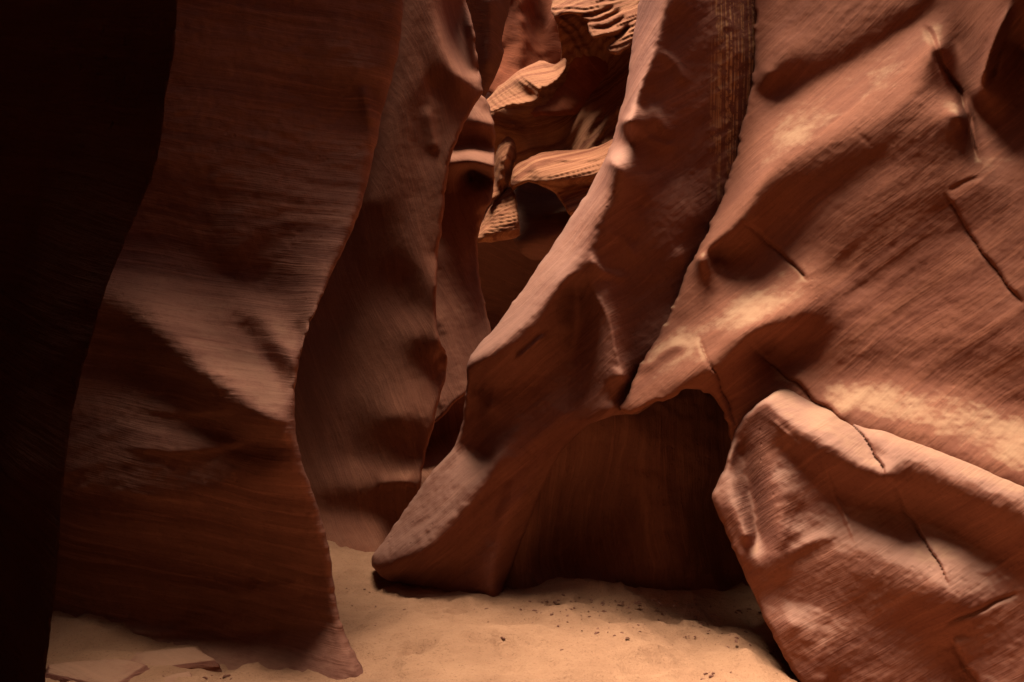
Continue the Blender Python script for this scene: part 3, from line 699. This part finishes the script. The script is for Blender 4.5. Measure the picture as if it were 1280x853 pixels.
# ------------------------------------------------------------------ right wall
RW_POLY = GULLY + [(772, 512), (788, 519), (812, 506), (838, 500), (858, 485), (880, 487), (900, 508), (912, 538), (916, 562), (930, 610), (960, 690), (1010, 800), (1600, 900), (1600, -300)]
o = rock('rock_wall', RW_POLY,
         [[(950, -100, 5.78), (945, 20, 5.66), (940, 100, 5.62), (912, 220, 5.57), (880, 292, 5.46), (832, 400, 5.34), (800, 450, 5.26), (778, 505, 5.12)],
          # upper block, its overhang, and the bright slanting ledge below it
          [(1000, -250, 5.8), (1000, 0, 5.54), (985, 60, 5.45), (962, 92, 5.47)], [(955, 104, 5.53), (1006, 90, 5.43), (1062, 60, 5.31), (1111, 34, 5.19), (1160, -5, 5.07), (1240, -80, 4.95)],
          [(950, 120, 5.58), (1002, 106, 5.45), (1062, 75, 5.32), (1111, 47, 5.20), (1165, 6, 5.07)],
          [(872, 322, 5.28), (900, 296, 5.21), (924, 275, 5.13), (932, 256, 5.12), (950, 224, 5.12), (975, 200, 5.11), (1020, 180, 5.04), (1080, 148, 4.92), (1130, 108, 4.82), (1175, 60, 4.76)],
          [(895, 318, 5.33), (940, 302, 5.22), (975, 260, 5.15), (1030, 240, 5.05), (1095, 205, 4.89)], [(985, 318, 5.13), (1025, 292, 5.04), (1080, 252, 4.90), (1150, 195, 4.71), (1200, 145, 4.59)],
          [(1050, 340, 4.97), (1100, 360, 4.84), (1190, 380, 4.55)], [(1200, 290, 4.60), (1190, 420, 4.50)], [(1280, 300, 4.36), (1270, 430, 4.26)], [(1400, 400, 4.1), (1400, 200, 4.1), (1400, 0, 4.3), (1400, -300, 4.8)],
          [(1186, 40, 4.92), (1208, 110, 4.80), (1228, 190, 4.63)], [(1268, -20, 4.50), (1244, 55, 4.54), (1226, 115, 4.58)], [(1275, 60, 4.74), (1268, 150, 4.62)], [(1225, 228, 4.52), (1260, 240, 4.46)],
          # lower slab down to its lip above the alcove
          [(850, 405, 5.28), (900, 395, 5.12), (960, 370, 5.04), (1012, 352, 4.95)], [(784, 508, 5.10), (820, 494, 5.02), (850, 478, 4.96), (880, 464, 4.93), (905, 450, 4.93), (931, 426, 4.90), (975, 402, 4.88), (1017, 389, 4.87)],
          [(958, 436, 5.08), (976, 458, 5.04)], [(1012, 425, 4.95), (1050, 440, 4.86), (1110, 430, 4.72)], [(890, 498, 5.04), (920, 530, 5.02), (960, 490, 4.98)], [(912, 550, 5.04), (950, 600, 5.05), (1010, 700, 5.1)],
          # hollow where the wall runs out into the boulder
          [(1000, 470, 4.92), (1050, 478, 4.82), (1120, 474, 4.66), (1200, 490, 4.44), (1290, 530, 4.16)], [(1050, 520, 4.66), (1130, 535, 4.44), (1220, 570, 4.16), (1300, 610, 3.92)], [(1400, 620, 3.7), (1500, 800, 3.2)], [(1100, 700, 4.7), (1300, 800, 4.4)]],
         M_RIGHT, step=2.0, roll=(4, 0.06), thick=0.8, c=9, bed=(-0.62, 0.15, 0.77), bed_f=9, bed_a=0.006, fine=0.002, rough=0.010, seed=66, edge_jit=2.4, chaik=1,
         strokes=[([(925, 274), (960, 302), (985, 325), (1012, 352)], -0.016, 2.3, 3.0, 0.12, 1.5, 0.012), ([(875, 419), (884, 445), (905, 490), (921, 535)], -0.016, 2.3, 3.0, 0.12, 1.5, -0.012),
                  ([(932, 424), (960, 450), (985, 472), (1020, 500), (1062, 532)], -0.016, 2.3, 3.0, 0.12, 1.5, 0.014), ([(1150, 30), (1166, 48), (1176, 78), (1200, 118), (1216, 175), (1224, 205)], -0.05, 2.5, 6, 0.1, 1.6),
                  ([(1180, 240), (1204, 278), (1240, 330), (1282, 382)], -0.016, 2.3, 3.0, 0.12, 1.5, 0.012), ([(1182, 240), (1205, 228), (1232, 220)], -0.012, 2, 4, 0.3, 0.8),
                  ([(1070, 165), (1085, 178), (1092, 184)], -0.006, 3, 4, 0.4, 0.8), ([(1050, 378), (1075, 360), (1102, 342)], -0.010, 4, 7, 0.5, 0.8),
                  ([(1222, 118), (1240, 60), (1266, 0)], 0.07, 5, 5), ([(1236, 110), (1250, 60), (1280, 10)], -0.06, 5, 5), ([(798, 468), (830, 440), (862, 425)], 0.04, 8, 8)])
tag(o, 'broad slanting rock wall with a bright diagonal ledge, above the cracked boulder', 'rock wall')

# ------------------------------------------------------------------ right boulder
o = rock('boulder', [(916, 543), (930, 520), (955, 498), (985, 479), (1040, 496), (1120, 518), (1200, 546), (1280, 580), (1500, 660), (1500, 1200), (1180, 1200), (1030, 900), (1000, 856), (970, 805), (942, 743), (915, 682),
                     (897, 642), (888, 621), (900, 598), (911, 570)],
         [[(985, 480, 5.0), (1040, 498, 4.94), (1120, 518, 4.74), (1200, 544, 4.50), (1280, 580, 4.24), (1450, 650, 3.8)],
          [(962, 500, 4.74), (980, 518, 4.64), (999, 535, 4.56), (1040, 565, 4.42), (1078, 580, 4.34), (1107, 597, 4.27)], [(1040, 516, 4.70), (1077, 545, 4.50), (1096, 574, 4.36)],
          [(1111, 600, 4.27), (1149, 594, 4.25), (1212, 620, 4.06), (1280, 645, 3.88), (1400, 690, 3.6)], [(1100, 548, 4.42), (1156, 562, 4.31), (1220, 585, 4.13), (1280, 612, 3.95)],
          [(976, 560, 4.68), (1020, 592, 4.56), (1070, 618, 4.48), (1112, 632, 4.44), (1160, 645, 4.35), (1220, 675, 4.18), (1280, 705, 3.98), (1400, 760, 3.7)],
          [(1000, 645, 4.56), (1060, 648, 4.47), (1130, 665, 4.36), (1200, 700, 4.16)], [(1000, 690, 4.50), (1060, 688, 4.38), (1130, 706, 4.22), (1168, 728, 4.12), (1195, 750, 4.06)],
          [(1000, 760, 4.46), (1080, 770, 4.34), (1160, 785, 4.18)], [(1040, 853, 4.36), (1100, 853, 4.28), (1200, 853, 4.14)], [(1060, 960, 4.28), (1200, 1000, 3.9), (1450, 1000, 3.5)],
          [(926, 567, 4.97), (939, 627, 4.86), (944, 680, 4.72)], [(916, 548, 4.96), (911, 572, 4.88), (892, 620, 4.84), (912, 648, 4.74), (932, 695, 4.66), (946, 745, 4.68)], [(918, 600, 4.84), (926, 640, 4.72), (936, 670, 4.66)],
          [(946, 530, 4.82), (954, 570, 4.76), (962, 630, 4.64), (968, 700, 4.52)], [(972, 805, 4.50), (1001, 856, 4.40), (1030, 900, 4.36)], [(990, 780, 4.42), (1030, 850, 4.34)]],
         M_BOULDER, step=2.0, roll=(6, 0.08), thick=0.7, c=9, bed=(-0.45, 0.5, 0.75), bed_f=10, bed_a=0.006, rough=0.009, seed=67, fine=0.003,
         strokes=[([(987, 480), (1040, 512), (1077, 541), (1096, 572), (1108, 597), (1135, 640), (1165, 690), (1190, 740)], -0.010, 2.0, 2.4, 0.12, 1.5, 0.012),
                  ([(1020, 560), (1040, 610), (1058, 650), (1075, 690)], 0.012, 2.5, 2.5, 0.2, 0.6), ([(960, 520), (1000, 560), (1010, 580)], 0.012, 2.5, 2.5, 0.2, 0.6),
                  ([(1172, 792), (1195, 775), (1230, 760), (1285, 738)], -0.02, 2.5, 3.5, 0.3, 1.5), ([(1186, 796), (1200, 822), (1228, 860), (1240, 890)], -0.012, 3, 4, 0.15, 1.5, 0.03), ([(980, 700), (1010, 680), (1050, 665)], 0.02, 8, 8)])
tag(o, 'massive cracked boulder with a pale skylit, dusty top, rising from the sand', 'boulder')
# ------------------------------------------------------------------ slabs and debris lying on the sand
def on_ground(u, v):
    d = CAM_H * FPX / (v - CV)
    for _ in range(6):
        x = (u - CU) / FPX * d
        z = float(ground_h(np.array([x]), np.array([d]))[0])
        d = (CAM_H - z) * FPX / (v - CV)
    return (u - CU) / FPX * d, d, z

def stone(name, x, y, z, sx, sy, sz, rz, mat, seed, n=12, m=7, power=1.0):
    A, B = np.meshgrid(np.linspace(0, 2 * np.pi, n, endpoint=False), np.linspace(-np.pi / 2, np.pi / 2, m))
    q = np.stack([np.cos(B) * np.cos(A), np.cos(B) * np.sin(A), np.sin(B)], -1).reshape(-1, 3)
    q = np.sign(q) * np.abs(q) ** power
    q = q * (1 + 0.28 * fbm(q * 1.4 + seed * 3.7, 3, 0.55, seed))[:, None]
    q = q * np.array([sx, sy, sz])
    c, s = math.cos(rz), math.sin(rz)
    q = np.stack([q[:, 0] * c - q[:, 1] * s, q[:, 0] * s + q[:, 1] * c, q[:, 2]], -1)
    q[:, 2] += sz * 0.45
    i = np.arange(n * m).reshape(m, n)
    f = np.stack([i[:-1], np.roll(i[:-1], -1, 1), np.roll(i[1:], -1, 1), i[1:]], -1).reshape(-1, 4)
    return mesh_object(name, q + np.array([x, y, z]), f, mat, smooth=True)

def slab(name, x, y, z, L_, W_, T_, rz, tilt, seed, mat):
    """broken flat slab: ragged outline, stepped layers, tipped a little and sunk in the sand"""
    r = np.random.default_rng(seed)
    n = 48
    a = np.linspace(0, 2 * np.pi, n, endpoint=False)
    k = np.sort(r.random(7)) * 2 * np.pi
    rad = np.min(np.stack([(0.78 + 0.22 * r.random()) / np.maximum(0.35, np.cos((a - q + np.pi) % (2 * np.pi) - np.pi)) for q in k]), 0)
    rad = np.minimum(rad, 1.35) * (1 + 0.012 * r.normal(size=n))
    rings = [(1.0, -1.0), (1.0, 0.0), (0.97, 0.35), (0.98, 0.40), (0.92, 0.62), (0.90, 0.95), (0.84, 1.0), (0.5, 1.04), (0.2, 1.06)]
    vs = []
    for f, h in rings:
        x_, y_ = np.cos(a) * rad * f * L_, np.sin(a) * rad * f * W_
        jit = (0.03 * T_ if f > 0.86 else 0.0) * r.normal(size=n)
        vs.append(np.stack([x_, y_, h * T_ + jit], -1))
    v_ = np.concatenate(vs)
    v_[:, 2] += v_[:, 0] * tilt[0] + v_[:, 1] * tilt[1]
    c, s_ = math.cos(rz), math.sin(rz)
    v_ = np.stack([v_[:, 0] * c - v_[:, 1] * s_ + x, v_[:, 0] * s_ + v_[:, 1] * c + y, v_[:, 2] + z], -1)
    i = np.arange(n * len(rings)).reshape(len(rings), n)
    fs = np.stack([i[:-1], np.roll(i[:-1], -1, 1), np.roll(i[1:], -1, 1), i[1:]], -1).reshape(-1, 4).tolist() + [list(range((len(rings) - 1) * n, len(rings) * n))]
    return mesh_object(name, v_, fs, mat, smooth=True)

for k, (u, v, a_, b_, t_, rz, tl, lab) in enumerate([
        (200, 828, 0.30, 0.13, 0.05, 0.15, (0.02, 0.10), 'flat broken rock slab half buried at the foot of the swept wall'),
        (108, 842, 0.26, 0.11, 0.045, -0.1, (-0.03, 0.12), 'thin rock slab sunk in sand beside the unlit near-black wall'),
        (215, 851, 0.10, 0.06, 0.03, 0.5, (0.1, 0.15), 'small tilted rock chip in front of the flat broken slab')]):
    x, y, z = on_ground(u, v)
    tag(slab('stone_slab', x, y, z - 0.028, a_, b_, t_, rz, tl, 5 + k, M_DUSTY), lab, 'rock slab', None)

# crumbs of bark and grit scattered on the sand
def debris():
    vs, fs = [], []
    spots = [(770, 788, 26, 5, 26), (700, 765, 60, 8, 30), (890, 775, 40, 14, 90), (770, 752, 60, 5, 80), (720, 760, 45, 6, 50), (950, 815, 40, 12, 22), (880, 842, 14, 4, 14), (700, 760, 90, 6, 20), (820, 755, 50, 6, 30), (640, 800, 160, 30, 30), (450, 760, 25, 20, 12), (250, 845, 60, 4, 14)]
    r = np.random.default_rng(3)
    for (u, v, su, sv, n) in spots:
        for _ in range(n):
            uu, vv = u + r.normal(0, su), min(852, v + r.normal(0, sv))
            if vv < 735: continue
            x, y, z = on_ground(uu, vv)
            s = 0.0022 + 0.006 * r.random() ** 3
            a = r.random() * 6.28
            l = s * (1 + 2.0 * r.random())
            b = np.array([[-l, -s, 0], [l, -s, 0], [l, s, 0], [-l, s, 0], [-l * .6, -s * .5, s * 1.1], [l * .5, -s * .6, s * 1.3], [l * .6, s * .5, s], [-l * .5, s * .6, s * 1.2]])
            b = b @ np.array([[math.cos(a), math.sin(a), 0], [-math.sin(a), math.cos(a), 0], [0, 0, 1]])
            k = len(vs) * 8
            vs.append(b + np.array([x, y, z - 0.002]))
            fs += [[k + j for j in f] for f in ((0, 3, 2, 1), (4, 5, 6, 7), (0, 1, 5, 4), (1, 2, 6, 5), (2, 3, 7, 6), (3, 0, 4, 7))]
    o = mesh_object('grit', np.concatenate(vs), np.array(fs), M_DARK, smooth=False)
    return tag(o, 'dark crumbs and grit scattered over the sand', 'grit', None, 'stuff')
debris()
